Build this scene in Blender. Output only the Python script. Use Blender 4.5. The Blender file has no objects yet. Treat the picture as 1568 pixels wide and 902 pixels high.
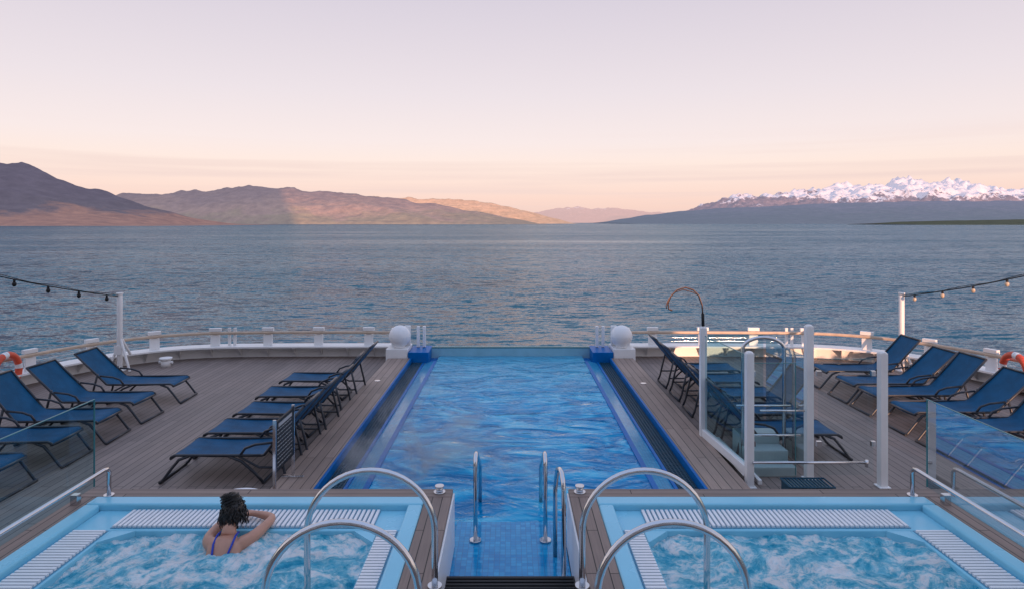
import bpy, bmesh, math, random
from mathutils import Vector, noise, Matrix
random.seed(7)
scene = bpy.context.scene
scene.view_settings.view_transform = 'Standard'
scene.view_settings.look = 'None'
scene.view_settings.exposure = 0
R = math.radians

# ------------------------------------------------------------------ builder
class MB:
    def __init__(s): s.v=[]; s.f=[]; s.m=[]; s.s=[]
    def face(s, idx, mi=0, sm=False): s.f.append(idx); s.m.append(mi); s.s.append(sm)
    def box(s,x0,x1,y0,y1,z0,z1,mi=0):
        b=len(s.v)
        s.v += [(x0,y0,z0),(x1,y0,z0),(x1,y1,z0),(x0,y1,z0),(x0,y0,z1),(x1,y0,z1),(x1,y1,z1),(x0,y1,z1)]
        for q in ((3,2,1,0),(4,5,6,7),(0,1,5,4),(1,2,6,5),(2,3,7,6),(3,0,4,7)):
            s.face([b+i for i in q],mi)
    def obox(s,c,t,hl,hw,z0,z1,mi=0):
        n=Vector((-t[1],t[0])); t=Vector(t); c=Vector(c)
        P=[c-t*hl-n*hw, c+t*hl-n*hw, c+t*hl+n*hw, c-t*hl+n*hw]
        b=len(s.v)
        s.v += [(p.x,p.y,z0) for p in P]+[(p.x,p.y,z1) for p in P]
        for q in ((3,2,1,0),(4,5,6,7),(0,1,5,4),(1,2,6,5),(2,3,7,6),(3,0,4,7)):
            s.face([b+i for i in q],mi)
    def pane(s,x0,y0,x1,y1,z0,z1,mi=0):
        s.poly([(x0,y0,z0),(x1,y1,z0),(x1,y1,z1),(x0,y0,z1)],mi)
    def poly(s,pts,mi=0,sm=False):
        b=len(s.v); s.v += [tuple(p) for p in pts]; s.face(list(range(b,b+len(pts))),mi,sm)
    def tube(s,pts,r,mi=0,seg=8,cap=True):
        pts=[Vector(p) for p in pts]; n=len(pts)
        rr = r if isinstance(r,(list,tuple)) else [r]*n
        up=None; b=len(s.v)
        for i,p in enumerate(pts):
            t=(pts[min(i+1,n-1)]-pts[max(i-1,0)]).normalized()
            if up is None:
                a=Vector((0,0,1)) if abs(t.z)<.9 else Vector((1,0,0))
                up=(a-t*a.dot(t)).normalized()
            else:
                up=(up-t*up.dot(t))
                up = up.normalized() if up.length>1e-6 else Vector((1,0,0))
            sd=t.cross(up)
            for k in range(seg):
                a=2*math.pi*k/seg
                s.v.append(tuple(p+(up*math.cos(a)+sd*math.sin(a))*rr[i]))
        for i in range(n-1):
            for k in range(seg):
                k2=(k+1)%seg
                s.face([b+i*seg+k,b+i*seg+k2,b+(i+1)*seg+k2,b+(i+1)*seg+k],mi,True)
        if cap:
            s.face([b+k for k in range(seg)][::-1],mi); s.face([b+(n-1)*seg+k for k in range(seg)],mi)
    def cyl(s,c,r,z0,z1,mi=0,seg=20,r2=None):
        s.tube([(c[0],c[1],z0),(c[0],c[1],z1)],[r,r if r2 is None else r2],mi,seg)
    def sphere(s,c,r,mi=0,u=20,w=12,fn=None):
        if not isinstance(r,(tuple,list)): r=(r,r,r)
        b=len(s.v)
        for j in range(w+1):
            ph=math.pi*j/w
            for i in range(u):
                th=2*math.pi*i/u
                d=Vector((math.sin(ph)*math.cos(th),math.sin(ph)*math.sin(th),math.cos(ph)))
                k=fn(d) if fn else 1
                s.v.append((c[0]+d.x*r[0]*k,c[1]+d.y*r[1]*k,c[2]+d.z*r[2]*k))
        for j in range(w):
            for i in range(u):
                i2=(i+1)%u
                s.face([b+j*u+i,b+(j+1)*u+i,b+(j+1)*u+i2,b+j*u+i2],mi,True)
    def mesh(s,name,mats):
        me=bpy.data.meshes.new(name); me.from_pydata(s.v,[],s.f)
        for m in mats: me.materials.append(m)
        me.polygons.foreach_set('material_index',s.m); me.polygons.foreach_set('use_smooth',s.s)
        me.update(); return me
    def obj(s,name,mats,bevel=0,parent=None):
        o=bpy.data.objects.new(name,s.mesh(name,mats)); scene.collection.objects.link(o)
        if bevel:
            b=o.modifiers.new('bevel','BEVEL'); b.width=bevel; b.segments=2; b.limit_method='ANGLE'; b.angle_limit=R(60)
        if parent: o.parent=parent
        return o
def empty(name,loc=(0,0,0)):
    e=bpy.data.objects.new(name,None); scene.collection.objects.link(e); return e
def arc(cx,cz,rx,rz,a0,a1,n=14):
    return [(cx+rx*math.cos(R(a0+(a1-a0)*i/n)), cz+rz*math.sin(R(a0+(a1-a0)*i/n))) for i in range(n+1)]

# ------------------------------------------------------------------ materials
class N:
    def __init__(s,name):
        s.m=bpy.data.materials.new(name); s.m.use_nodes=True; s.t=s.m.node_tree; s.t.nodes.clear()
        s.out=s.t.nodes.new('ShaderNodeOutputMaterial')
    def n(s,typ,**k):
        x=s.t.nodes.new(typ)
        for a,b in k.items(): setattr(x,a,b)
        return x
    def l(s,a,b): s.t.links.new(a,b)
    def coords(s,scale=(1,1,1),rot=(0,0,0),kind='Object'):
        tc=s.n('ShaderNodeTexCoord'); mp=s.n('ShaderNodeMapping'); mp.inputs['Scale'].default_value=scale; mp.inputs['Rotation'].default_value=rot
        s.l(tc.outputs[kind],mp.inputs['Vector']); return mp.outputs['Vector']
    def noise(s,vec,scale,detail=4,rough=.55,dist=0,out='Fac'):
        x=s.n('ShaderNodeTexNoise'); x.inputs['Scale'].default_value=scale; x.inputs['Detail'].default_value=detail
        x.inputs['Roughness'].default_value=rough; x.inputs['Distortion'].default_value=dist; s.l(vec,x.inputs['Vector']); return x.outputs[out]
    def ramp(s,fac,stops):
        x=s.n('ShaderNodeValToRGB'); e=x.color_ramp.elements
        while len(e)<len(stops): e.new(.5)
        for k,(p,c) in zip(e,stops): k.position=p; k.color=(*c,1)
        s.l(fac,x.inputs['Fac']); return x.outputs['Color']
    def bump(s,h,strength=1,distance=.01,normal=None):
        x=s.n('ShaderNodeBump'); x.inputs['Strength'].default_value=strength; x.inputs['Distance'].default_value=distance
        s.l(h,x.inputs['Height'])
        if normal: s.l(normal,x.inputs['Normal'])
        return x.outputs['Normal']
    def mix(s,fac,a,b,typ='MIX'):
        x=s.n('ShaderNodeMix',data_type='RGBA',blend_type=typ)
        if isinstance(fac,(int,float)): x.inputs[0].default_value=fac
        else: s.l(fac,x.inputs[0])
        for k,c in ((6,a),(7,b)):
            if isinstance(c,tuple): x.inputs[k].default_value=(*c,1)
            else: s.l(c,x.inputs[k])
        return x.outputs[2]
    def math(s,op,a,b=0):
        x=s.n('ShaderNodeMath',operation=op)
        for k,c in ((0,a),(1,b)):
            if isinstance(c,(int,float)): x.inputs[k].default_value=c
            else: s.l(c,x.inputs[k])
        return x.outputs[0]
    def maprange(s,v,a,b,c=0,d=1):
        x=s.n('ShaderNodeMapRange'); x.interpolation_type='SMOOTHSTEP'
        for k,u in (('From Min',a),('From Max',b),('To Min',c),('To Max',d)): x.inputs[k].default_value=u
        s.l(v,x.inputs['Value']); return x.outputs['Result']
    def axis(s,ax):
        tc=s.n('ShaderNodeTexCoord'); sp=s.n('ShaderNodeSeparateXYZ'); s.l(tc.outputs['Object'],sp.inputs[0]); return sp.outputs[ax]
    def vm(s,op,a,b=None,sc=None):
        x=s.n('ShaderNodeVectorMath',operation=op)
        for k,c in ((0,a),(1,b)):
            if c is None: continue
            if isinstance(c,tuple): x.inputs[k].default_value=c
            else: s.l(c,x.inputs[k])
        if sc is not None:
            if isinstance(sc,(int,float)): x.inputs['Scale'].default_value=sc
            else: s.l(sc,x.inputs['Scale'])
        return x.outputs[0]
    def water(s,body,gloss,rough,nm,k):
        d=s.n('ShaderNodeBsdfDiffuse'); g=s.n('ShaderNodeBsdfGlossy'); fr=s.n('ShaderNodeFresnel'); fr.inputs['IOR'].default_value=1.33
        if isinstance(body,tuple): d.inputs[0].default_value=(*body,1)
        else: s.l(body,d.inputs[0])
        g.inputs[0].default_value=(*gloss,1); g.inputs['Roughness'].default_value=rough
        s.l(nm,d.inputs['Normal']); s.l(nm,g.inputs['Normal']); s.l(nm,fr.inputs['Normal'])
        mx=s.n('ShaderNodeMixShader'); s.l(s.math('MULTIPLY',fr.outputs[0],k),mx.inputs[0]); s.l(d.outputs[0],mx.inputs[1]); s.l(g.outputs[0],mx.inputs[2])
        s.l(mx.outputs[0],s.out.inputs['Surface']); return s.m
    def bsdf(s,color,rough=.5,metal=0,normal=None,ior=1.5,spec=None):
        b=s.n('ShaderNodeBsdfPrincipled')
        if isinstance(color,tuple): b.inputs['Base Color'].default_value=(*color,1)
        else: s.l(color,b.inputs['Base Color'])
        if isinstance(rough,(int,float)): b.inputs['Roughness'].default_value=rough
        else: s.l(rough,b.inputs['Roughness'])
        b.inputs['Metallic'].default_value=metal; b.inputs['IOR'].default_value=ior
        if spec is not None: b.inputs['Specular IOR Level'].default_value=spec
        if normal: s.l(normal,b.inputs['Normal'])
        s.b=b; s.l(b.outputs[0],s.out.inputs['Surface']); return s.m

def simple(name,col,rough=.5,metal=0,var=.12,scale=6,bump=.0,bscale=60,spec=None):
    q=N(name); v=q.coords(); f=q.noise(v,scale,5)
    c=q.ramp(f,[(.3,tuple(x*(1-var) for x in col)),(.7,tuple(min(1,x*(1+var)) for x in col))])
    nm=None
    if bump: nm=q.bump(q.noise(v,bscale,3),.6,bump)
    rr=q.math('ADD',q.math('MULTIPLY',f,.15),rough-.07)
    return q.bsdf(c,rr,metal,nm,spec=spec)

def wood(name,col,along='y',w=.1,length=2.6,gapcol=(.03,.025,.022),rough=.55):
    q=N(name); tc=q.n('ShaderNodeTexCoord'); sp=q.n('ShaderNodeSeparateXYZ'); cb=q.n('ShaderNodeCombineXYZ')
    q.l(tc.outputs['Object'],sp.inputs[0])
    a,b=('Y','X') if along=='y' else ('X','Y')
    q.l(sp.outputs[a],cb.inputs[0]); q.l(sp.outputs[b],cb.inputs[1])
    br=q.n('ShaderNodeTexBrick'); br.offset=.37; br.inputs['Scale'].default_value=1
    br.inputs['Brick Width'].default_value=length; br.inputs['Row Height'].default_value=w; br.inputs['Mortar Size'].default_value=.0045
    br.inputs['Mortar Smooth'].default_value=.2
    br.inputs['Color1'].default_value=(*[c*.88 for c in col],1); br.inputs['Color2'].default_value=(*[c*1.10 for c in col],1); br.inputs['Mortar'].default_value=(*gapcol,1)
    q.l(cb.outputs[0],br.inputs['Vector'])
    mp=q.n('ShaderNodeMapping'); mp.inputs['Scale'].default_value=(1.5,40,1); q.l(cb.outputs[0],mp.inputs['Vector'])
    g=q.noise(mp.outputs[0],1.5,6,.6)
    st=q.noise(tc.outputs['Object'],.9,5,.6)
    gr=q.ramp(g,[(.25,(.80,.80,.80)),(.75,(1.15,1.15,1.15))]); sr=q.ramp(st,[(.3,(.80,.81,.83)),(.7,(1.1,1.08,1.06))])
    c=q.mix(1.,br.outputs['Color'],gr,'MULTIPLY'); c=q.mix(1.,c,sr,'MULTIPLY')
    nm=q.bump(br.outputs['Fac'],.6,-.004)
    return q.bsdf(c,q.math('ADD',q.math('MULTIPLY',st,.25),rough-.12),0,nm,spec=.35)

def mosaic(name,c1,c2,grout,size=.045,rough=.15,spec=.5):
    q=N(name); v=q.coords()
    br=q.n('ShaderNodeTexBrick'); br.offset=0; br.inputs['Scale'].default_value=1
    br.inputs['Brick Width'].default_value=size; br.inputs['Row Height'].default_value=size; br.inputs['Mortar Size'].default_value=.0025
    br.inputs['Color1'].default_value=(*c1,1); br.inputs['Color2'].default_value=(*c2,1); br.inputs['Mortar'].default_value=(*grout,1)
    q.l(v,br.inputs['Vector'])
    f=q.noise(v,3,4); c=q.mix(1.,br.outputs['Color'],q.ramp(f,[(.3,(.8,.85,.9)),(.7,(1.15,1.1,1.08))]),'MULTIPLY')
    nm=q.bump(q.noise(v,9,2),.4,.006)
    return q.bsdf(c,rough,0,nm,spec=spec)

M={}
M['deck']=wood('deck_planks',(.255,.203,.180),'y',.11)
M['walk']=wood('walkway_planks',(.37,.275,.225),'y',.12,3.2)
M['frame']=wood('tub_frame_planks',(.27,.20,.168),'x',.09,1.8)
M['framey']=wood('tub_frame_planks_side',(.27,.20,.168),'y',.09,1.8)
M['white']=simple('white_paint',(.84,.84,.83),.4,0,.05,2.5,.001,25)
M['whitep']=simple('white_plastic',(.84,.85,.86),.35,0,.03)
M['tub']=simple('tub_acrylic',(.24,.62,.79),.25,0,.05,1.5,spec=.35)
M['tubgap']=simple('slat_gap_sheet',(.10,.30,.45),.3,0,.1,2)  # deeper blue sheet set under the slats to darken their gaps
M['steel']=simple('stainless_steel',(.66,.67,.69),.15,1,.05,8)
M['black']=simple('black_metal',(.02,.021,.023),.5,0,.2,spec=.2)
M['frameblk']=simple('lounger_frame_paint',(.03,.035,.045),.35,0,.2)
M['copper']=simple('copper_pipe',(.60,.26,.15),.3,1,.1)
M['rail']=simple('varnished_rail_wood',(.56,.43,.32),.4,0,.12,5)
M['deepblue']=simple('deep_blue_tile',(.0,.14,.44),.4,0,.12,5,spec=.12)
M['grate']=simple('dark_grate',(.01,.06,.10),.5,0,.2,10,spec=.25)
M['tile']=mosaic('gutter_mosaic',(.035,.31,.54),(.06,.39,.62),(.04,.23,.40),.045,.2,.25)
M['tile2']=mosaic('step_mosaic',(.0,.26,.56),(.03,.40,.70),(.02,.20,.43),.05,.1,.3)
M['orange']=simple('lifebuoy_red',(.7,.09,.04),.45)
M['endwall']=simple('pool_end_wall',(.26,.50,.60),.2,0,.08,3,spec=.4)
M['skin']=simple('skin',(.56,.29,.20),.38,0,.08,14,.001,120)
M['hair']=simple('wet_dark_hair',(.012,.009,.008),.3,0,.3,30)
M['suit']=simple('blue_swimsuit',(.01,.05,.45),.5)
M['lens']=simple('sunlit_bulb_glass',(.55,.45,.33),.15)
M['wicker']=simple('wicker',(.28,.33,.30),.7,0,.4,30,.004,60)
M['step']=wood('dark_step_planks',(.07,.055,.05),'x',.05,1.6)
M['stepw']=simple('grey_step_panel',(.36,.44,.45),.4,0,.05)
q=N('lounger_mesh_fabric'); v=q.coords(); ch=q.n('ShaderNodeTexChecker'); ch.inputs['Scale'].default_value=170; q.l(v,ch.inputs['Vector'])
f=q.noise(v,5,5); c=q.mix(ch.outputs['Fac'],(.002,.060,.14),(.005,.098,.215)); c=q.mix(1.,c,q.ramp(f,[(.3,(.8,.8,.8)),(.7,(1.2,1.2,1.2))]),'MULTIPLY')
M['fabric']=q.bsdf(c,.65,0,q.bump(q.noise(v,4,3),.4,.02),spec=.2)
def glassmat(name,tint):
    q=N(name); tr=q.n('ShaderNodeBsdfTransparent'); tr.inputs[0].default_value=(*tint,1)
    gl=q.n('ShaderNodeBsdfGlossy'); gl.inputs['Roughness'].default_value=.02; gl.inputs[0].default_value=(.95,.97,1,1)
    lw=q.n('ShaderNodeLayerWeight'); lw.inputs['Blend'].default_value=.22
    f=q.math('ADD',q.math('MULTIPLY',lw.outputs['Fresnel'],.5),.03)
    mx=q.n('ShaderNodeMixShader'); q.l(f,mx.inputs[0]); q.l(tr.outputs[0],mx.inputs[1]); q.l(gl.outputs[0],mx.inputs[2])
    q.l(mx.outputs[0],q.out.inputs['Surface']); return q.m
M['glass']=glassmat('clear_glass',(.88,.94,.95)); M['glassg']=glassmat('teal_glass',(.64,.82,.85))
M['edge']=simple('glass_edge',(.06,.22,.24),.3,spec=.3)
# pool water
q=N('pool_water'); v=q.coords((.7,1.25,1),(0,0,.12))
w1=q.noise(v,1.5,2,.45,1.2); w2=q.noise(q.coords((.9,1.3,1),(0,0,-.35)),5.0,3,.5,.9)
h=q.math('ADD',w1,q.math('MULTIPLY',w2,.24))
base=q.ramp(q.noise(v,1.5,4,.45,2.0),[(.33,(.0,.17,.41)),(.46,(.0,.26,.55)),(.56,(.005,.36,.66)),(.67,(.10,.54,.79))])  # caustic-like light and dark ripples put into the water colour
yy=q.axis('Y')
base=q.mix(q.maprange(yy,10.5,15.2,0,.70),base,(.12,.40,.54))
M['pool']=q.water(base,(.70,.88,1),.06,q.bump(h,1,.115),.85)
# sea: wave slopes as a direct normal field
q=N('sea_water'); 
big=q.noise(q.coords((.22,1,1)),.009,6,.6,.5)
amp=q.math('ADD',q.math('MULTIPLY',big,3.4),-.6)
def sub(a): return q.vm('SUBTRACT',a,(.5,.5,.5))
n0=sub(q.noise(q.coords((.40,1,1),(0,0,.15)),.09,3,.5,.3,'Color'))
n1=sub(q.noise(q.coords((.42,1,1),(0,0,-.12)),.50,4,.6,.5,'Color'))
n2=sub(q.noise(q.coords((.6,1,1)),2.1,4,.6,.3,'Color'))
sl=q.vm('ADD',q.vm('SCALE',n0,sc=.6),q.vm('ADD',q.vm('SCALE',n1,sc=1.5),q.vm('SCALE',n2,sc=1.1)))
sl=q.vm('SCALE',sl,sc=amp); sl=q.vm('MULTIPLY',sl,(1,1,0)); nm=q.vm('NORMALIZE',q.vm('ADD',sl,(0,0,1)))
M['sea']=q.water((.0,.098,.158),(.70,.82,.92),.09,nm,.88)
# tub water
q=N('bubbling_water'); v=q.coords()
n1=q.noise(v,2.0,9,.66,2.4); n2=q.noise(v,8,8,.72,1.4)
s_=q.math('ADD',q.math('MULTIPLY',n1,.68),q.math('MULTIPLY',n2,.32))
c=q.ramp(s_,[(.36,(.0,.30,.50)),(.43,(.05,.46,.66)),(.485,(.24,.65,.80)),(.525,(.64,.85,.92)),(.57,(.93,.97,.99))])
M['foam']=q.bsdf(c,.3,0,q.bump(s_,1,.11),ior=1.33,spec=.35)

# ------------------------------------------------------------------ world and sun
sd=Vector((-.25,.965,-.062)).normalized()
w=bpy.data.worlds.new('World'); scene.world=w; w.use_nodes=True; t=w.node_tree; t.nodes.clear()
out=t.nodes.new('ShaderNodeOutputWorld')
sky=t.nodes.new('ShaderNodeTexSky'); sky.sky_type='NISHITA'; sky.sun_disc=False; sky.sun_elevation=R(3.6); sky.sun_rotation=math.atan2(.25,-.965)
b1=t.nodes.new('ShaderNodeBackground')
hs=t.nodes.new('ShaderNodeHueSaturation'); hs.inputs['Saturation'].default_value=.5; t.links.new(sky.outputs[0],hs.inputs['Color']); t.links.new(hs.outputs[0],b1.inputs[0]); b1.inputs[1].default_value=.02
tc=t.nodes.new('ShaderNodeTexCoord'); sp=t.nodes.new('ShaderNodeSeparateXYZ'); t.links.new(tc.outputs['Generated'],sp.inputs[0])
mp=t.nodes.new('ShaderNodeMapping'); mp.inputs['Scale'].default_value=(1.1,1.1,38); mp.inputs['Rotation'].default_value=(0,.012,0); t.links.new(tc.outputs['Generated'],mp.inputs[0])
nz=t.nodes.new('ShaderNodeTexNoise'); nz.inputs['Scale'].default_value=1.6; nz.inputs['Detail'].default_value=6; t.links.new(mp.outputs[0],nz.inputs['Vector'])
rp=t.nodes.new('ShaderNodeValToRGB'); e=rp.color_ramp.elements
stops=[(0,(.87,.60,.52)),(.035,(.92,.66,.58)),(.085,(.95,.77,.70)),(.12,(.90,.77,.76)),(.19,(.81,.72,.76)),(.33,(.66,.60,.69)),(.50,(.52,.57,.76)),(1,(.44,.56,.86))]
while len(e)<len(stops): e.new(.5)
for k,(p,c) in zip(e,stops): k.position=p; k.color=(*c,1)
t.links.new(sp.outputs['Z'],rp.inputs[0])
cr=t.nodes.new('ShaderNodeValToRGB'); cr.color_ramp.elements[0].position=.48; cr.color_ramp.elements[1].position=.68; t.links.new(nz.outputs['Fac'],cr.inputs[0])
mr=t.nodes.new('ShaderNodeMapRange'); mr.inputs['From Min'].default_value=.135; mr.inputs['From Max'].default_value=.07; mr.inputs['To Min'].default_value=0; mr.inputs['To Max'].default_value=.65; t.links.new(sp.outputs['Z'],mr.inputs['Value'])
mm=t.nodes.new('ShaderNodeMath'); mm.operation='MULTIPLY'; t.links.new(cr.outputs[0],mm.inputs[0]); t.links.new(mr.outputs[0],mm.inputs[1])
mx=t.nodes.new('ShaderNodeMix'); mx.data_type='RGBA'; t.links.new(mm.outputs[0],mx.inputs[0]); t.links.new(rp.outputs[0],mx.inputs[6]); mx.inputs[7].default_value=(.82,.63,.60,1)
b2=t.nodes.new('ShaderNodeBackground'); b2.inputs[1].default_value=1.0; t.links.new(mx.outputs[2],b2.inputs[0])
ad=t.nodes.new('ShaderNodeAddShader'); t.links.new(b1.outputs[0],ad.inputs[0]); t.links.new(b2.outputs[0],ad.inputs[1]); t.links.new(ad.outputs[0],out.inputs[0])
L=bpy.data.lights.new('sun','SUN'); L.energy=5.0; L.angle=R(.6); L.color=(1,.54,.34)
so=bpy.data.objects.new('sun',L); scene.collection.objects.link(so); so.rotation_euler=sd.to_track_quat('-Z','Y').to_euler()

# ------------------------------------------------------------------ camera
cam=bpy.data.cameras.new('camera'); co=bpy.data.objects.new('camera',cam); scene.collection.objects.link(co)
CH=3.15
co.location=(0,0,CH); co.rotation_euler=(R(90),0,0); cam.lens=22.96; cam.sensor_width=36; cam.shift_x=.0013; cam.shift_y=-.0702
cam.clip_start=.05; cam.clip_end=120000; scene.camera=co

# ------------------------------------------------------------------ sea and hills
SEA=-15
m=MB(); m.poly([(-60000,-20000,SEA),(60000,-20000,SEA),(60000,70000,SEA),(-60000,70000,SEA)]); m.obj('sea',[M['sea']])

def hillmat(name,low,high,haze,hf,snow=None,h1=1,band=None):
    q=N(name); v=q.coords()
    geo=q.n('ShaderNodeNewGeometry'); sp=q.n('ShaderNodeSeparateXYZ'); q.l(geo.outputs['Position'],sp.inputs[0])
    n1=q.noise(v,.0022,9,.65,.4); n2=q.noise(v,.012,6,.6)
    hz=q.math('DIVIDE',sp.outputs['Z'],h1)
    k=q.math('ADD',hz,q.math('MULTIPLY',q.math('SUBTRACT',n1,.5),1.3))
    st=[(.1,low),(.75,high)]
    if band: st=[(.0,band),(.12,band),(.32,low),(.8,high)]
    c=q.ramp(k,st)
    c=q.mix(1.,c,q.ramp(n2,[(.3,(.68,.68,.70)),(.7,(1.32,1.30,1.27))]),'MULTIPLY')
    if snow:
        s=q.math('ADD',hz,q.math('MULTIPLY',q.math('SUBTRACT',q.noise(v,.0016,10,.72,.6),.5),1.3))
        s=q.math('ADD',s,q.math('MULTIPLY',q.math('SUBTRACT',n2,.5),.5))
        f=q.ramp(s,[(snow,(0,0,0)),(snow+.08,(1,1,1))])
        c=q.mix(f,c,(.88,.87,.90))
    d=q.n('ShaderNodeBsdfDiffuse'); q.l(c,d.inputs[0]); q.l(q.bump(n2,.7,30),d.inputs['Normal'])
    em=q.n('ShaderNodeEmission'); em.inputs[0].default_value=(*haze,1)  # distance haze put in as a fixed glow mixed over the slopes
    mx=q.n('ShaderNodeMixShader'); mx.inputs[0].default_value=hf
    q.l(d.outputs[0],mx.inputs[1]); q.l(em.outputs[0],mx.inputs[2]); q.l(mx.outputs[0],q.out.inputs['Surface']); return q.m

def hill(name,D,W,prof,mat,nx=260,ny=46,amp=.35,fs=1.0,seed=0,jag=.03):
    xs=[(p[0]-782)/1000*D for p in prof]; hs=[max(0,(341-p[1])/1000*D+CH-SEA) for p in prof]
    def H(x):
        if x<=xs[0]: return hs[0]
        for i in range(len(xs)-1):
            if x<=xs[i+1]:
                k=(x-xs[i])/(xs[i+1]-xs[i]); k=k*k*(3-2*k)*.5+k*.5
                return hs[i]*(1-k)+hs[i+1]*k
        return hs[-1]
    m=MB()
    for j in range(ny+1):
        v=j/ny; y=D-W+v*1.6*W
        for i in range(nx+1):
            x=xs[0]+(xs[-1]-xs[0])*i/nx
            vv=v*1.6
            s=(vv**.85)*(1.0) if vv<=1 else max(0,1-(vv-1)/.6)
            s=min(1,s)
            sc=fs*4/ (W+1)
            rg=noise.ridged_multi_fractal((x*sc+seed,y*sc,seed),1,2.1,6,1,2)-1.0
            fr=noise.fractal((x*sc*3+seed,y*sc*3,seed+5),1,2,5)
            e=H(x)
            z=e*s+ e*s*(1.02-s if vv<=1 else .3)*amp*rg*.9 + e*jag*fr*s
            m.v.append((x,y,SEA-6+z+ (6 if s>.02 else 0)))
    for j in range(ny):
        for i in range(nx):
            a=j*(nx+1)+i; m.face([a,a+1,a+nx+2,a+nx+1],0,True)
    return m.obj(name,[mat])
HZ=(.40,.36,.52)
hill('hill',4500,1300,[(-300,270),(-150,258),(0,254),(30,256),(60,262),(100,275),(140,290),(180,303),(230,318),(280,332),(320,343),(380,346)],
     hillmat('hill_near_ground',(.13,.11,.11),(.12,.10,.115),HZ,.20,None,330,(.48,.23,.13)),seed=3,amp=.5,fs=.6,jag=.02)  # orange foot band puts low sunlight into the ground colour
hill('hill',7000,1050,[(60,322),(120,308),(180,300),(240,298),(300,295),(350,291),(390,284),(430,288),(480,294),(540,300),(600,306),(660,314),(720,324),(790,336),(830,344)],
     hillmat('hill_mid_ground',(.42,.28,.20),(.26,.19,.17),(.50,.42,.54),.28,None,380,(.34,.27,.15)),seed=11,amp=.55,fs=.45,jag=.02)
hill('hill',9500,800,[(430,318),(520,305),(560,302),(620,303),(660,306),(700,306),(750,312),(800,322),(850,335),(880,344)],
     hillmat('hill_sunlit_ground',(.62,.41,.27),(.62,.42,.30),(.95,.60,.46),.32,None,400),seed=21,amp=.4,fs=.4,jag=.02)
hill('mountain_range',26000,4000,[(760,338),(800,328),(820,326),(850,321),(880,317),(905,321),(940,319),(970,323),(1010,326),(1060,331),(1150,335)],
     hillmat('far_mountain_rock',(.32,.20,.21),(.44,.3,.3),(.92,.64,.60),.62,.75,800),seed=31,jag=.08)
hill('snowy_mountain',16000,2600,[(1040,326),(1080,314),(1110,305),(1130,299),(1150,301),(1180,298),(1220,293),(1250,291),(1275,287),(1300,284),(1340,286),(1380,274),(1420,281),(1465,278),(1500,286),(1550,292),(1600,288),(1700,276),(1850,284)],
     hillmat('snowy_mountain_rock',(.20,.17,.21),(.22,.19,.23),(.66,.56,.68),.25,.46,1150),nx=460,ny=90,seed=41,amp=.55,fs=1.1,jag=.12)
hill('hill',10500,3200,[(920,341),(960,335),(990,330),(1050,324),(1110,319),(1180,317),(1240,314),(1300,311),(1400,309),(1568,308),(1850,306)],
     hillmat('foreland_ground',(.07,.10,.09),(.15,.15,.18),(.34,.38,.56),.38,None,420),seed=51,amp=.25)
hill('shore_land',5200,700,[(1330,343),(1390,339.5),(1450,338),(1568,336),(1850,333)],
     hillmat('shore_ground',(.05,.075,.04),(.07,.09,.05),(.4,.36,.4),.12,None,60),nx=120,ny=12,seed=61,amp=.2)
m=MB(); nx=120  # unseen ridge added behind the camera to shade the left hills
for j in range(9):
    for i in range(nx+1):
        x=-9000+9540*i/nx; k=min(1,max(0,(530-x)/700)); k=k*k*(3-2*k)
        s=1-abs(j-4)/4
        z=SEA-3+s*(k*1200+ 260*noise.fractal((x*.0016,j*.1,2),1,2,5)*k)
        m.v.append((x,-3600+j*300,z))
for j in range(8):
    for i in range(nx):
        a=j*(nx+1)+i; m.face([a,a+1,a+nx+2,a+nx+1],0,True)
m.obj('shade_ridge',[hillmat('shade_ridge_ground',(.06,.06,.04),(.1,.08,.07),HZ,.05,None,600)])

# ------------------------------------------------------------------ ship outline
ctl=[(-9.85,-12),(-9.85,-6),(-9.82,0),(-9.8,4),(-9.75,8),(-9.6,10.2),(-9.35,11.8),(-9.1,12.75),(-8.75,13.55),(-8.3,14.2),(-7.7,14.7),(-6.8,15.0),(-5.2,15.1),(-3.8,15.12),(-2.78,15.12)]
def catmull(P,n=12):
    o=[]
    for i in range(1,len(P)-2):
        p0,p1,p2,p3=[Vector(x) for x in P[i-1:i+3]]
        for k in range(n):
            t=k/n
            o.append(.5*((2*p1)+(p2-p0)*t+(2*p0-5*p1+4*p2-p3)*t*t+(3*p1-p0-3*p2+p3)*t**3))
    o.append(Vector(P[-2])); return o
pts=catmull([(-9.85,-18)]+ctl+[(-1.8,15.12)])
L_=[0]
for a,b in zip(pts,pts[1:]): L_.append(L_[-1]+(b-a).length)
def at(s):
    s=max(0,min(L_[-1]-1e-4,s))
    for i in range(len(L_)-1):
        if L_[i+1]>=s:
            k=(s-L_[i])/(L_[i+1]-L_[i]+1e-9); p=pts[i].lerp(pts[i+1],k); t=(pts[i+1]-pts[i]).normalized(); return p,t
    return pts[-1],(pts[-1]-pts[-2]).normalized()
TOT=L_[-1]
def offs(s,o):
    p,t=at(s); return Vector((p.x-t.y*o,p.y+t.x*o))
ns=120
S=[TOT*i/ns for i in range(ns+1)]
m=MB()
row=[offs(s,.30) for s in S]
for a,b in zip(row,row[1:]):
    m.poly([(a.x,a.y,0),(-a.x,a.y,0),(-b.x,b.y,0),(b.x,b.y,0)])
m.poly([(-2.8,15.40,-.002),(2.8,15.40,-.002),(2.8,15.9,-.002),(-2.8,15.9,-.002)])
m.obj('deck',[M['deck']])
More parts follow.
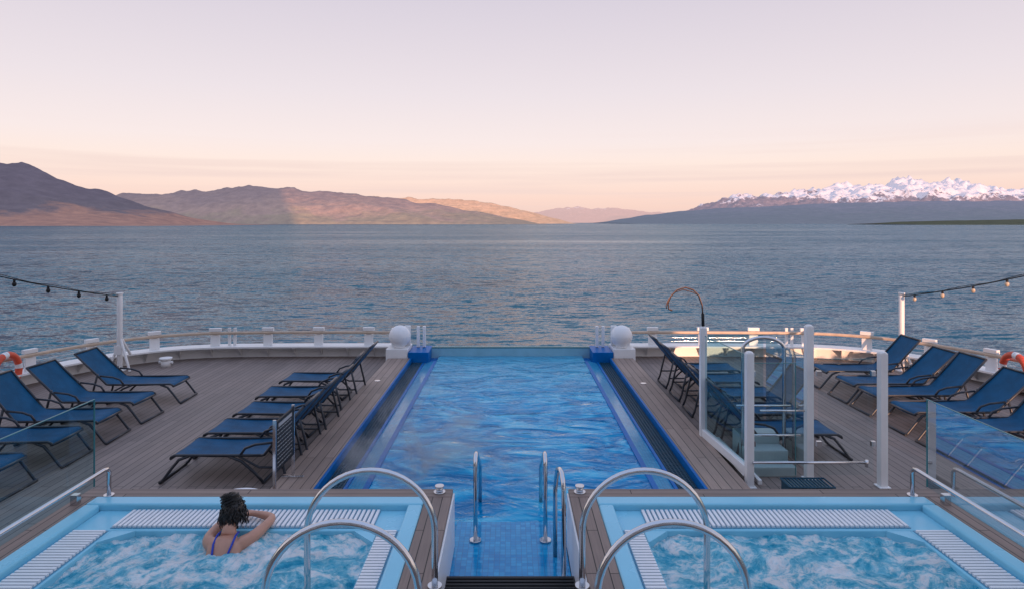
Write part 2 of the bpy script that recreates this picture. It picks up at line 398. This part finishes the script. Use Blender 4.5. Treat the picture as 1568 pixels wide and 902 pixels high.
for sgn in (-1,1):
    m=MB()
    def P(s,o,z): p=offs(s,o); return (p.x*(-sgn),p.y,z)
    for a,b in zip(S,S[1:]):
        def q4(o1,z1,o2,z2,mi=0): m.poly([P(a,o1,z1),P(b,o1,z1),P(b,o2,z2),P(a,o2,z2)],mi)
        q4(.30,0.0,.30,.255); q4(.30,.255,.0,.255); q4(.0,.255,.0,.29); q4(.0,.29,.42,.29); q4(.42,.29,.42,-14.9)
    s=.2
    while s<TOT:
        p,tt=at(s); n=Vector((-tt.y,tt.x)); h=.007
        A=p+n*.02; B=p+n*.296
        for hh in (-h,h):
            o=tt*hh
            m.poly([((A+o).x*(-sgn),(A+o).y,.25),((B+o).x*(-sgn),(B+o).y,.25),((B+o).x*(-sgn),(B+o).y,.02)])
        o=tt*h
        m.poly([((A-o).x*(-sgn),(A-o).y,.25),((A+o).x*(-sgn),(A+o).y,.25),((B+o).x*(-sgn),(B+o).y,.02),((B-o).x*(-sgn),(B-o).y,.02)])
        s+=.62
    m.obj('ship_bulwark',[M['white']])
    m=MB()
    m.tube([P(TOT*i/150,.17,.585) for i in range(151)],.036,0,10)
    k=0; s=TOT-.55
    while s>0:
        c=offs(s,.2); p,tt=at(s); c2=(c.x*(-sgn),c.y); t2=(tt.x*(-sgn),tt.y)
        m.obox(c2,t2,.10,.03,.29,.54,1); m.obox(c2,t2,.13,.045,.625,.70,1); m.obox(c2,t2,.05,.02,.54,.625,1)
        if k%4==3:
            for d in (.3,.42):
                c=offs(s+d,.2); m.obox((c.x*(-sgn),c.y),t2,.03,.03,.29,.70,1)
        s-=1.17; k+=1
    for zz in (.38,.46):
        m.tube([P(TOT*i/150,.2,zz) for i in range(151)],.005,2,5)
    m.obj('handrail',[M['rail'],M['white'],M['steel']],.006)

m=MB(); m.box(-9.7,9.1,-20,-5,-.2,9,0)
for z in (1.0,4.2,7.0):
    for i in range(9):
        x=-9+i*2.0; m.box(x,x+1.5,-5.02,-4.97,z,z+1.5,1)
m.obj('ship_superstructure',[M['white'],M['black']],.02)

# ------------------------------------------------------------------ pool
m=MB(); m.box(-2.22,2.22,6.25,15.5,-.3,.004,0); m.obj('pool_floor',[M['deepblue']])
m=MB()
g=90;gy=200
X0,X1,Y0,Y1=-1.66,1.66,6.24,15.2
for j in range(gy+1):
    for i in range(g+1):
        x=X0+(X1-X0)*i/g; y=Y0+(Y1-Y0)*j/gy
        z=.05+.009*noise.noise((x*1.6,y*2.4,1))+.004*noise.noise((x*4,y*6,4))
        m.v.append((x,y,z))
for j in range(gy):
    for i in range(g):
        a=j*(g+1)+i; m.face([a,a+1,a+g+2,a+g+1],0,True)
m.obj('pool_water',[M['pool']])
for sg in (-1,1):
    m=MB()
    def bx(a,b,y0,y1,z0,z1,mi): m.box(min(a*sg,b*sg),max(a*sg,b*sg),y0,y1,z0,z1,mi)
    a,b=1.93,1.72
    q4=[(a*sg,6.3,.008),(a*sg,14.62,.008),(b*sg,14.62,.062),(b*sg,6.3,.062)]
    m.poly(q4 if sg<0 else q4[::-1],0)
    bx(1.655,1.72,6.3,14.62,-.1,.066,1)
    bx(2.215,2.25,6.3,14.62,.0,.122,1)
    bx(1.93,1.97,6.3,14.62,0,.03,1)
    for x in (1.985,2.03,2.075,2.12,2.165,2.195):
        bx(x-.006,x+.006,6.3,14.6,.02,.034,2)
    y=6.32
    while y<14.6:
        bx(1.975,2.205,y,y+.022,.010,.030,2); y+=.05
    m.obj('pool_gutter',[M['tile'],M['deepblue'],M['grate']])
    m=MB(); 
    m.box(min(2.252*sg,2.74*sg),max(2.252*sg,2.74*sg),6.26,14.6,.003,.125,0)
    m.obj('pool_walkway',[M['walk']],.008)
    m=MB()
    m.box(min(1.84*sg,2.30*sg),max(1.84*sg,2.30*sg),14.62,15.45,.0,.25,0)
    m.obj('pool_corner_block',[M['deepblue']],.01)
    m=MB()
    m.box(min(2.31*sg,2.80*sg),max(2.31*sg,2.80*sg),14.63,15.35,.0,.32,0)
    m.box(min(2.31*sg,2.45*sg),max(2.31*sg,2.45*sg),15.05,15.12,.32,.78,0)
    m.box(min(2.50*sg,2.76*sg),max(2.50*sg,2.76*sg),15.1,15.16,.32,.72,0)
    for xx in (1.98,2.12):
        m.box(min(xx*sg,(xx+.07)*sg),max(xx*sg,(xx+.07)*sg),15.2,15.28,.255,.74,0)
    m.obj('white_stanchion_block',[M['white']],.012)
    m=MB(); m.sphere((2.52*sg,14.85,.575),.245,0,32,20); m.cyl((2.52*sg,14.85),.12,.322,.36,0,24); m.cyl((2.52*sg,14.85),.07,.34,.40,0,20)
    m.tube([(2.52*sg+.246*math.cos(i*math.pi/16),14.85+.246*math.sin(i*math.pi/16),.575) for i in range(33)],.004,0,6)
    m.obj('globe_lamp',[M['whitep']])
m=MB(); m.box(-1.84,1.84,15.2,15.3,.0,.235,0); m.box(-1.84,1.84,15.195,15.305,.235,.262,1); m.obj('pool_end_wall',[M['endwall'],M['edge']])

m=MB(); m.box(-.55,.53,5.5,6.72,0,.078,0)
m.obj('pool_entry_shelf',[M['tile2']],.006)
m=MB(); m.box(-.55,.53,3.2,5.46,.0,.20,0)
for i in range(10): m.box(-.54,.52,5.40-i*.05,5.43-i*.05,.202,.212,1)
m.obj('entry_step',[M['step'],M['black']],.004)

# ------------------------------------------------------------------ steam drifting over the heated pool
q=N('steam'); v=q.coords((1,.6,1.3))
f=q.ramp(q.noise(v,1.3,5,.6,1.4),[(.48,(0,0,0)),(.72,(1,1,1))])
hgt=q.maprange(q.axis('Z'),.95,.1,0,1); side=q.maprange(q.axis('X'),.9,-1.3,.05,1); nr=q.maprange(q.axis('Y'),12.5,8.0,.02,1)
dn=q.math('MULTIPLY',q.math('MULTIPLY',f,hgt),q.math('MULTIPLY',side,nr)); dn=q.math('MULTIPLY',dn,2.0)
vs=q.n('ShaderNodeVolumeScatter'); vs.inputs['Color'].default_value=(.97,.98,1,1); vs.inputs['Anisotropy'].default_value=.1; q.l(dn,vs.inputs['Density'])
q.l(vs.outputs[0],q.out.inputs['Volume'])
m=MB(); m.box(-1.9,1.0,7.0,12.6,.13,.98); m.obj('steam',[q.m])

# ------------------------------------------------------------------ hot tubs
def wall_tub(sg):
    root=empty('hot_tub')
    def B(m,a,b,y0,y1,z0,z1,mi=0): m.box(min(a*sg,b*sg),max(a*sg,b*sg),y0,y1,z0,z1,mi)
    m=MB()
    B(m,.55,4.02,6.06,6.24,.0,.612,0); B(m,.79,4.02,2.7,2.98,0,.612,0)
    m.obj('frame_ends',[M['frame']],.008,root)
    m=MB()
    B(m,.55,.79,2.98,6.058,.2,.610,0); B(m,3.84,4.02,2.98,6.058,0,.610,0)
    m.obj('frame_sides',[M['framey']],.008,root)
    m=MB(); B(m,.532,.549,3.2,6.2,.082,.585,0); m.obj('side_panel',[M['whitep']],.003,root)
    m=MB()
    B(m,.792,3.838,5.885,6.058,.3,.618); B(m,.792,3.838,2.985,3.16,.3,.618)
    B(m,.792,.925,3.162,5.883,.3,.618); B(m,3.70,3.838,3.162,5.883,.3,.618)
    o=m.obj('rim',[M['tub']],.02,root); o.modifiers['bevel'].segments=3
    m=MB()
    B(m,.927,3.698,5.50,5.883,.3,.560); B(m,.927,3.698,3.163,3.5,.3,.560)
    B(m,.927,1.12,3.502,5.498,.3,.560); B(m,3.36,3.698,3.502,5.498,.3,.560)
    for (cx,dx) in ((1.12,1),(3.36,-1)):
        p=[(cx*sg,5.499,.558),((cx+dx*.20)*sg,5.499,.558),(cx*sg,5.30,.558)]
        b=[(x,y,.3) for x,y,z in p]; 
        m.poly(p); m.poly([p[1],p[2],b[2],b[1]])
    m.obj('inner_ledge',[M['tub']],.01,root)
    m=MB()
    B(m,1.165,3.395,5.535,5.865,.5602,.565,1)
    x=1.17
    while x<3.37: B(m,x,x+.025,5.545,5.855,.5655,.582); x+=.042
    for a,b in ((.945,1.11),(3.38,3.665)):
        B(m,a,b,3.53,5.49,.5602,.565,1)
        y=3.55
        while y<5.46: B(m,a+.008,b-.008,y,y+.025,.5655,.582); y+=.042
    m.obj('overflow_grating',[M['whitep'],M['tubgap']],0,root)
    m=MB(); g=150;gy=140
    for j in range(gy+1):
        for i in range(g+1):
            x=1.12+2.24*i/g; y=3.5+2.0*j/gy
            z=.522+.030*noise.fractal((x*2.6,y*2.6,sg*3),1,2.1,4)+.026*noise.fractal((x*7,y*7,sg*5),.8,2.1,4)
            m.v.append((x*sg,y,z))
    for j in range(gy):
        for i in range(g):
            a=j*(g+1)+i; m.face([a,a+1,a+g+2,a+g+1],0,True)
    m.obj('bubbling_water',[M['foam']],0,root)
wall_tub(-1); wall_tub(1)

def grab(x0,x1,y):
    m=MB(); c=(x0+x1)/2; r=(x1-x0)/2
    path=[(x0,y,.40)]+[(x0,y,.75),(x0,y,1.0)]+[(X,y,Z) for X,Z in arc(c,1.0,r,.42,180,0,24)][1:-1]+[(x1,y,1.0),(x1,y,.75),(x1,y,.60)]
    m.tube(path,.0225,0,14)
    m.cyl((x1,y),.05,.612,.625,0,20)
    m.obj('steel_grab_rail',[M['steel']])
grab(-1.42,-.53,4.56); grab(-1.42,-.53,3.77); grab(1.37,.50,4.56); grab(1.37,.50,3.77)
for x in (-.67,.65):
    m=MB(); m.cyl((x,6.15),.055,.612,.625,0,24); m.cyl((x,6.15),.032,.625,.665,0,20); m.cyl((x,6.15),.042,.665,.68,0,20)
    m.obj('deck_socket',[M['steel']])
for x in (-.34,.335):
    m=MB()
    m.tube([(x,6.3,.08),(x,6.3,.5),(x,6.3,.80),(x,6.315,.855),(x,6.36,.885),(x,6.42,.885),(x,6.55,.83),(x,6.9,.655),(x,7.15,.52),(x,7.23,.46),(x,7.26,.37),(x,7.26,.0)],.0205,0,12)
    m.cyl((x,6.3),.055,.079,.10,0,20)
    m.obj('pool_handrail',[M['steel']])
m=MB(); m.tube([(.455,5.6,.08),(.455,5.6,.85),(.45,5.62,.93),(.445,5.68,.97),(.435,5.78,.97),(.425,5.9,.93),(.42,5.98,.82),(.41,6.02,.7),(.41,6.02,.08)],.0205,0,12)
m.cyl((.455,5.6),.045,.079,.095,0,20); m.obj('pool_handrail',[M['steel']])

for sg in (-1,1):
    root=empty('glass_barrier')
    m=MB(); X=3.93*sg
    m.pane(X,3.9,X,6.16,.66,1.48,0); m.pane(X,1.5,X,3.86,.66,1.48,0); m.obj('glass_pane',[M['glassg']],0,root)
    m=MB(); m.box(X-.0065,X+.0065,1.5,6.16,1.481,1.487,0); m.box(X-.0065,X+.0065,6.161,6.167,.66,1.487,0); m.obj('pane_edge',[M['edge']],0,root)
    m=MB()
    for y in (5.9,4.6,3.3): m.box(X-.03,X+.03,y-.03,y+.03,.612,.70,0)
    x=3.74*sg
    m.tube([(x,6.08,.612),(x,6.08,.83),(x,6.05,.87),(x,6.0,.875),(x,1.5,.875)],.019,0,12); m.cyl((x,6.08),.045,.612,.625,0,18)
    m.tube([(x,4.0,.875),(X,4.0,.875)],.012,0,8)
    m.obj('steel_rail',[M['steel']],0,root)

# ------------------------------------------------------------------ loungers
def lounger_mesh(W=.66,back=50,L1=1.12,Lb=.74):
    m=MB(); ca,sa=math.cos(R(back)),math.sin(R(back)); r=.017
    prof=[(.0,.30),(.012,.335),(.05,.352)]
    for i in range(1,9): x=.05+(L1-.08)*i/8; prof.append((x,.352-.022*math.sin(math.pi*i/8)))
    hx=L1
    for i in range(0,9):
        d=.03+Lb*i/8; prof.append((hx+ca*d,.352+sa*d-.02*math.sin(math.pi*i/8)))
    nw=8
    for side,dz in ((0,0.0),(1,-.010)):
        b=len(m.v)
        for (x,z) in prof:
            for j in range(nw+1):
                y=.02+(W-.04)*j/nw; sag=-.012*math.sin(math.pi*j/nw)
                m.v.append((x,y,z+sag+dz))
        for i in range(len(prof)-1):
            for j in range(nw):
                a=b+i*(nw+1)+j; f=[a,a+1,a+nw+2,a+nw+1]
                m.face(f if side==0 else f[::-1],0,True)
    for y in (0.012,W-.012):
        pp=[(.0,y,.30),(.01,y,.325),(.05,y,.345)]+[(x,y,.345) for x in (.3,.7,hx-.03)]
        m.tube(pp,r,1,8)
        m.tube([(hx-.03,y,.345),(hx+.01,y,.352),(hx+ca*.3,y,.352+sa*.3),(hx+ca*(Lb+.02),y,.352+sa*(Lb+.02))],r,1,8)
        m.tube([(.22,y,.335),(.10,y,.29),(.0,y,.17),(-.10,y,.035),(-.125,y,.018)],.018,1,8)
        m.tube([(.70,y,.335),(.86,y,.27),(1.02,y,.13),(1.12,y,.02)],.018,1,8)
        m.tube([(hx+.16,y,.335+.20),(hx+.22,y,.30),(hx+.26,y,.12),(hx+.30,y,.02)],.018,1,8)
        m.tube([(hx-.30,y,.335),(hx-.05,y,.20),(hx+.24,y,.20)],.014,1,8)
        m.tube([(hx-.28,y,.345),(hx-.22,y,.43),(hx-.10,y,.475),(hx+.12,y,.50)],.016,1,8)
    m.tube([(-.125,0.0,.018),(-.125,W,.018)],.018,1,8); m.tube([(1.12,0,.02),(1.12,W,.02)],.018,1,8); m.tube([(hx+.30,0,.02),(hx+.30,W,.02)],.018,1,8)
    m.tube([(.0,.012,.305),(.0,W-.012,.305)],.016,1,8); e=Lb+.02
    m.tube([(hx+ca*e,.012,.352+sa*e),(hx+ca*e,W-.012,.352+sa*e)],.018,1,8)
    return m.mesh('sun_lounger',[M['fabric'],M['frameblk']])
LM=[lounger_mesh(),lounger_mesh(back=44),lounger_mesh(back=54)]
def lounger(x,y,flip,rot=0,k=0,sx=1):
    o=bpy.data.objects.new('sun_lounger',LM[k]); scene.collection.objects.link(o)
    if flip: o.rotation_euler=(0,0,R(180+rot)); o.location=(x,y+.66,0)
    else: o.rotation_euler=(0,0,R(rot)); o.location=(x,y,0)
    o.scale=(sx,1,1)
rr=random.Random(3)
for y in (7.87,8.70,9.59,10.53,11.57): lounger(-4.09+rr.uniform(-.03,.03),y,False,rr.uniform(-1.8,1.8))
for y in (8.64,9.55,10.5,11.5,12.4): lounger(4.36+rr.uniform(-.03,.03),y,True,rr.uniform(-1.8,1.8))
for y,k in ((11.35,1),(10.2,1),(9.25,0),(8.35,1),(7.3,0)): lounger(-5.9,y,True,rr.uniform(-3,1)+3,k)
for y,k in ((12.35,0),(11.35,1),(10.6,0),(9.65,1),(8.75,0),(7.75,1)): lounger(5.98,y,False,rr.uniform(-1,2)-1,k,1.08)

# ------------------------------------------------------------------ light masts & strings
for sg in (-1,1):
    m=MB(); b=(8.32*sg,13.9)
    m.cyl(b,.055,0,1.62,0,16); m.cyl(b,.065,1.62,1.66,0,16)
    m.tube([(b[0],b[1],.75),(b[0]-.30*sg,b[1]-.15,.02)],.028,0,8); m.tube([(b[0],b[1],.6),(b[0]+.2*sg,b[1]-.1,.02)],.028,0,8)
    m.tube([(b[0],b[1],.75),(b[0]+.05,b[1]+.3,.3)],.028,0,8)
    m.box(b[0]-.09,b[0]+.09,b[1]-.09,b[1]+.09,.0,.02,0); m.box(b[0]-.08,b[0]+.08,b[1]-.075,b[1]-.055,.35,.55,0)
    m.obj('light_mast',[M['white']],.004)
    m=MB(); A=Vector((8.32*sg,13.9,1.58)); Bp=Vector((9.7*sg,4.0,5.4)); path=[]
    n=60
    for i in range(n+1):
        t_=i/n; p=A.lerp(Bp,t_); p.z-=4*.62*t_*(1-t_)*.75; p.x+=.25*sg*math.sin(math.pi*t_); path.append(p)
    m.tube(path,.010,0,6)
    m.tube([p+Vector((.01,0,.012*math.sin(i*.9)+.02)) for i,p in enumerate(path)],.006,0,5)
    for i in range(2,n,4):
        p=path[i]; m.tube([p,p-Vector((0,0,.05))],.020,0,8); m.sphere((p.x,p.y,p.z-.085),(.036,.036,.045),1 if sg>0 else 0,12,8)  # right bulbs pale as if sunlit, left black: light put into colour
    m.obj('string_lights',[M['black'],M['lens']])
    m=MB(); c=(9.3*sg,12.05,.36)
    seg=40
    for i in range(seg):
        a0=2*math.pi*i/seg; a1=2*math.pi*(i+1)/seg; mi=1 if (i%10) in (0,1) else 0
        m.tube([(c[0],c[1]+.30*math.cos(a),c[2]+.30*math.sin(a)+.05) for a in (a0,(a0+a1)/2,a1)],.062,mi,12,False)
    m.obj('lifebuoy',[M['orange'],M['whitep']])

# ------------------------------------------------------------------ glass enclosure on the right
root=empty('glass_enclosure')
m=MB()
for (x,y,h) in ((2.74,9.3,1.66),(2.85,7.8,1.60),(3.67,8.04,1.88),(4.44,7.8,1.60)):
    m.box(x-.045,x+.045,y-.045,y+.045,0,h,0); m.box(x-.07,x+.07,y-.07,y+.07,0.0,.015,0)
    m.sphere((x,y,h),(.045,.045,.02),0,12,8)
d=Vector((.11,-1.5)).normalized()
m.obox((2.795,8.55),(d.x,d.y),.70,.04,.125,.235,0); m.obox((3.0,8.55),(0,1),.70,.025,.0,.06,0)
m.box(2.80,2.95,7.86,9.24,.10,.125,0)
m.obj('posts',[M['white']],.008,root)
m=MB()
m.pane(2.745,9.22,2.845,7.87,.24,1.55,0); m.pane(2.80,9.305,3.60,9.305,.12,1.55,0)
m.pane(3.72,7.905,4.39,7.905,.10,1.50,1); m.pane(3.66,8.1,3.62,9.26,.10,1.5,0); m.pane(2.91,7.905,3.45,7.905,.10,1.45,1)
m.obj('panes',[M['glassg'],M['glass']],0,root)
m=MB()
m.box(2.80,3.60,9.298,9.312,1.551,1.56,0)
m.box(3.72,4.39,7.899,7.911,1.501,1.507,0); m.box(2.91,3.45,7.899,7.911,1.451,1.457,0); m.box(3.445,3.451,7.899,7.911,.1,1.45,0)
m.obox((2.795,8.545),(d.x,d.y),.675,.006,1.551,1.558,0)
m.obj('pane_edges',[M['edge']],0,root)
m=MB()
m.tube([(3.04,8.55,0.0),(3.04,8.55,1.2),(3.04,8.55,1.52)]+[(X_,8.55,Z_) for X_,Z_ in arc(3.31,1.50,.27,.15,180,0,16)][1:-1]+[(3.58,8.55,1.5),(3.58,8.55,1.2),(3.58,8.55,.0)],.024,0,10)
m.tube([(2.87,7.74,.31),(4.22,7.74,.31)],.017,0,8); m.cyl((4.22,7.74),.02,.26,.34,0,10)
m.tube([(3.05,8.0,.85),(3.6,8.0,.85)],.014,0,8); m.tube([(2.9,8.4,.80),(3.6,8.4,.80)],.014,0,8); m.tube([(2.95,8.0,.55),(3.55,8.0,.55)],.014,0,8)
for z in (.45,1.3):
    m.box(2.90,2.96,7.885,7.925,z,z+.06,0); m.box(3.70,3.76,7.885,7.925,z,z+.06,0); m.box(4.36,4.41,7.885,7.925,z,z+.06,0)
m.obj('steel_rails',[M['steel']],0,root)
m=MB()
m.box(3.02,3.55,8.1,8.35,0,.12,0); m.box(3.02,3.55,8.352,8.62,0,.24,0); m.box(3.02,3.55,8.622,8.9,0,.36,0)
m.obj('steps',[M['stepw']],.01,root)
m=MB()
m.tube([(2.74,9.3,1.66),(2.735,9.3,1.86)],.022,1,10)
cp=[(2.735,9.3,1.84),(2.725,9.3,1.98),(2.68,9.3,2.11),(2.60,9.3,2.19),(2.49,9.3,2.225),(2.37,9.3,2.19),(2.28,9.3,2.10),(2.24,9.3,2.0),(2.25,9.3,1.92),(2.30,9.3,1.90)]
m.tube(cp,.011,0,8); m.tube([(x-.02 if 2<i<8 else x,y+.03,z-.035 if 1<i<7 else z) for i,(x,y,z) in enumerate(cp[1:-1])],.007,0,6)
m.obj('outdoor_shower',[M['copper'],M['black']])
m=MB(); m.box(3.12,3.58,7.25,7.5,.02,.20,0)
for i in range(12): m.box(3.11+.04*i,3.13+.04*i,7.24,7.51,.0,.215,1)
m.tube([(3.10,7.24,.215),(3.60,7.24,.215),(3.60,7.51,.215),(3.10,7.51,.215),(3.10,7.24,.215)],.012,1,6)
m.obj('towel_basket',[M['wicker'],M['grate']],.004)

root=empty('pool_rules_sign')
m=MB(); m.box(-2.60,-2.575,7.17,7.75,.40,.96,0); m.obj('board',[M['black']],.004,root)
m=MB(); r2=random.Random(5)
for i in range(11):
    z=.90-i*.045; y=7.21
    if i==0: m.box(-2.5745,-2.5725,7.24,7.68,.885,.925,0); continue
    while y<7.66:
        w_=r2.uniform(.02,.07); m.box(-2.5745,-2.5725,y,min(7.70,y+w_),z,z+.008,0); y+=w_+.018
m.obj('lettering',[simple('sign_lettering',(.4,.4,.4),.5)],0,root)
m=MB()
for y in (7.155,7.765): m.box(-2.605,-2.57,y-.012,y+.012,.125,.99,0); m.box(-2.72,-2.46,y-.02,y+.02,.126,.145,0)
m.obj('stand',[M['steel']],.003,root)
m=MB(); c=(-2.79,6.64); m.cyl(c,.27,.33,.352,0,36); m.cyl(c,.03,.02,.33,0,14); m.cyl(c,.18,0,.02,0,28); m.obj('side_table',[M['whitep']],.005)
for (x,y) in ((-2.55,12.5),(2.5,12.3)):
    m=MB(); m.cyl((x,y),.055,.125,.135,0,20); m.obj('deck_drain',[M['steel']])
m=MB(); m.cyl((-7.55,14.3),.10,0,.16,0,18); m.cyl((-7.55,14.3),.13,.16,.20,0,18); m.tube([(-7.7,14.3,.1),(-7.4,14.3,.1)],.03,0,8); m.obj('mooring_bollard',[M['white']])

# ------------------------------------------------------------------ woman in the left tub
root=empty('woman')
def skin(name,V,E,mat,sub=2):
    me=bpy.data.meshes.new(name); me.from_pydata([v[0] for v in V],E,[]); me.materials.append(mat)
    o=bpy.data.objects.new(name,me); scene.collection.objects.link(o)
    sk=o.modifiers.new('skin','SKIN'); sk.use_smooth_shade=True
    d=me.skin_vertices[0].data
    for i,v in enumerate(V):
        r=v[1]; d[i].radius=(r,r) if isinstance(r,float) else r
    d[0].use_root=True
    s=o.modifiers.new('sub','SUBSURF'); s.levels=sub; s.render_levels=sub
    o.parent=root; return o
V=[((-2.29,5.02,.06),(.16,.12)),((-2.29,5.08,.20),(.125,.10)),((-2.295,5.17,.36),(.135,.10)),((-2.30,5.26,.50),(.14,.09)),((-2.305,5.33,.585),(.075,.065)),
   ((-2.31,5.37,.65),(.052,.055)),((-2.315,5.41,.70),(.055,.06)),
   ((-2.19,5.29,.555),.062),((-2.125,5.33,.570),.054),((-2.07,5.46,.60),.044),((-2.035,5.60,.625),.036),((-2.12,5.64,.625),.036),((-2.22,5.665,.632),.026),((-2.27,5.665,.636),(.034,.018)),((-2.31,5.66,.638),(.036,.016)),
   ((-2.41,5.28,.55),.062),((-2.47,5.31,.56),.054),((-2.47,5.43,.585),.044),((-2.455,5.57,.60),.036),((-2.44,5.63,.608),.034),((-2.41,5.66,.61),.026),((-2.36,5.68,.612),(.034,.017)),((-2.32,5.69,.612),(.035,.016)),
   ((-2.20,5.08,.02),.085),((-2.18,5.30,.05),.07),((-2.18,5.38,-.05),.055),((-2.38,5.08,.02),.085),((-2.40,5.30,.05),.07),((-2.40,5.38,-.05),.055)]
E=[(0,1),(1,2),(2,3),(3,4),(4,5),(5,6),(3,7),(7,8),(8,9),(9,10),(10,11),(11,12),(12,13),(13,14),(3,15),(15,16),(16,17),(17,18),(18,19),(19,20),(20,21),(21,22),(0,23),(23,24),(24,25),(0,26),(26,27),(27,28)]
skin('body',V,E,M['skin'])
for k,(dy,l) in enumerate(((.028,.062),(.010,.072),(-.009,.068),(-.027,.052))):
    x0=-2.305
    skin('finger_r_%d'%k,[((x0,5.66+dy,.640),.0088),((x0-l*.45,5.662+dy,.650),.0085),((x0-l*.8,5.664+dy,.646),.0078),((x0-l*1.05,5.664+dy,.634),.0068)],[(0,1),(1,2),(2,3)],M['skin'],1)
    x0=-2.325
    skin('finger_l_%d'%k,[((x0,5.69+dy,.612),.0088),((x0+l*.45,5.69+dy,.618),.0085),((x0+l*.8,5.69+dy,.614),.0078),((x0+l*1.05,5.69+dy,.604),.0068)],[(0,1),(1,2),(2,3)],M['skin'],1)
skin('thumb_r',[((-2.25,5.64,.64),.011),((-2.275,5.615,.652),.0105),((-2.305,5.605,.655),.009)],[(0,1),(1,2)],M['skin'],1)
skin('thumb_l',[((-2.38,5.66,.615),.011),((-2.36,5.635,.625),.0105),((-2.335,5.62,.628),.009)],[(0,1),(1,2)],M['skin'],1)
hd=MB()
def headfn(d):
    k=1.0
    if d.z<-.2: k*=1-.16*min(1,(-d.z-.2)/.8)*(1 if d.y<.3 else .4)
    return k
hd.sphere((0,0,0),(.075,.095,.112),0,28,20,headfn)
hd.sphere((0,.096,-.015),(.012,.02,.022),0,10,8)
for s_ in (-1,1):
    hd.sphere((.030*s_,.083,.008),(.014,.010,.009),1,10,8); hd.sphere((.030*s_,.0915,.008),(.006,.004,.006),2,8,6)
    hd.sphere((.076*s_,-.005,-.005),(.011,.022,.032),0,10,8)
    hd.tube([(.015*s_,.092,.028),(.03*s_,.093,.034),(.045*s_,.083,.030)],.004,2,6)
hd.tube([(-.022,.083,-.052),(0,.092,-.05),(.022,.083,-.052)],[.004,.007,.004],3,8)
HM=Matrix.Translation((-2.318,5.465,.735)) @ Matrix.Rotation(R(-8),4,'Y') @ Matrix.Rotation(R(-14),4,'X') @ Matrix.Rotation(R(12),4,'Z')
ho=hd.obj('head',[M['skin'],M['whitep'],M['hair'],M['orange']],0,root); ho.matrix_world=HM
hr=MB()
def hf(d):
    k=1.0+.05*noise.noise(d*5)+.04*noise.noise(d*12)
    if d.y>.45 and d.z<.55: k*=.86
    return k
hr.sphere((0,-.012,.016),(.092,.103,.114),0,36,26,hf)
hr.sphere((-.012,-.055,.098),(.060,.052,.040),0,24,16,lambda d:1+.25*noise.noise(d*4+Vector((3,1,2))))
r3=random.Random(9)
for i in range(340):
    th=r3.uniform(math.pi*.9,math.pi*2.1); ph=r3.uniform(.1,2.0)
    d=Vector((math.sin(ph)*math.cos(th),math.sin(ph)*math.sin(th),math.cos(ph)))
    p=Vector((d.x*.094,d.y*.105-.012,d.z*.115+.016)); g=(Vector((-.012,-.055,.11))-p)
    if ph>1.3: g=Vector((r3.uniform(-.4,.4),.1,-1))
    g.normalize(); q_=[]; 
    for k in range(6):
        q_.append(p+g*.017*k+Vector((math.sin(k*1.3+i),math.cos(k*1.7+i),math.sin(k+i*2)))*.008+d*.006*math.sin(k*.6))
    hr.tube(q_,[.0045,.005,.0045,.004,.003,.0015],0,5)
for i in range(200):
    a=r3.uniform(0,6.28); b=r3.uniform(-.9,1.5); c0=Vector((-.012,-.055,.098)); q_=[]; rad=r3.uniform(.046,.082)
    for k in range(7):
        a2=a+k*.28; q_.append(c0+Vector((math.cos(a2)*math.cos(b),math.sin(a2)*math.cos(b),math.sin(b+.1*k)*.75))*rad)
    hr.tube(q_,[.003,.005,.005,.005,.004,.003,.0015],0,5)
for i in range(30):
    x=r3.uniform(-.05,.05); q_=[Vector((x+.006*math.sin(k+i),-.07+.006*k*(.4+.3*math.sin(i)),-.05-.020*k)) for k in range(5)]
    hr.tube(q_,[.005,.0045,.004,.003,.0015],0,5)
h2=hr.obj('hair',[M['hair']],0,root); h2.matrix_world=HM
m=MB()
for s_,x0 in ((1,-2.225),(-1,-2.375)):
    m.tube([(x0,5.345,.622),(x0,5.28,.620),(x0,5.215,.585),(x0-.012*s_,5.165,.535),(x0-.025*s_,5.12,.46),(x0-.03*s_,5.06,.36)],.0085,0,8)
m.sphere((-2.295,5.11,.27),(.145,.125,.17),0,24,16)
m.obj('swimsuit',[M['suit']],0,root)
print('done')
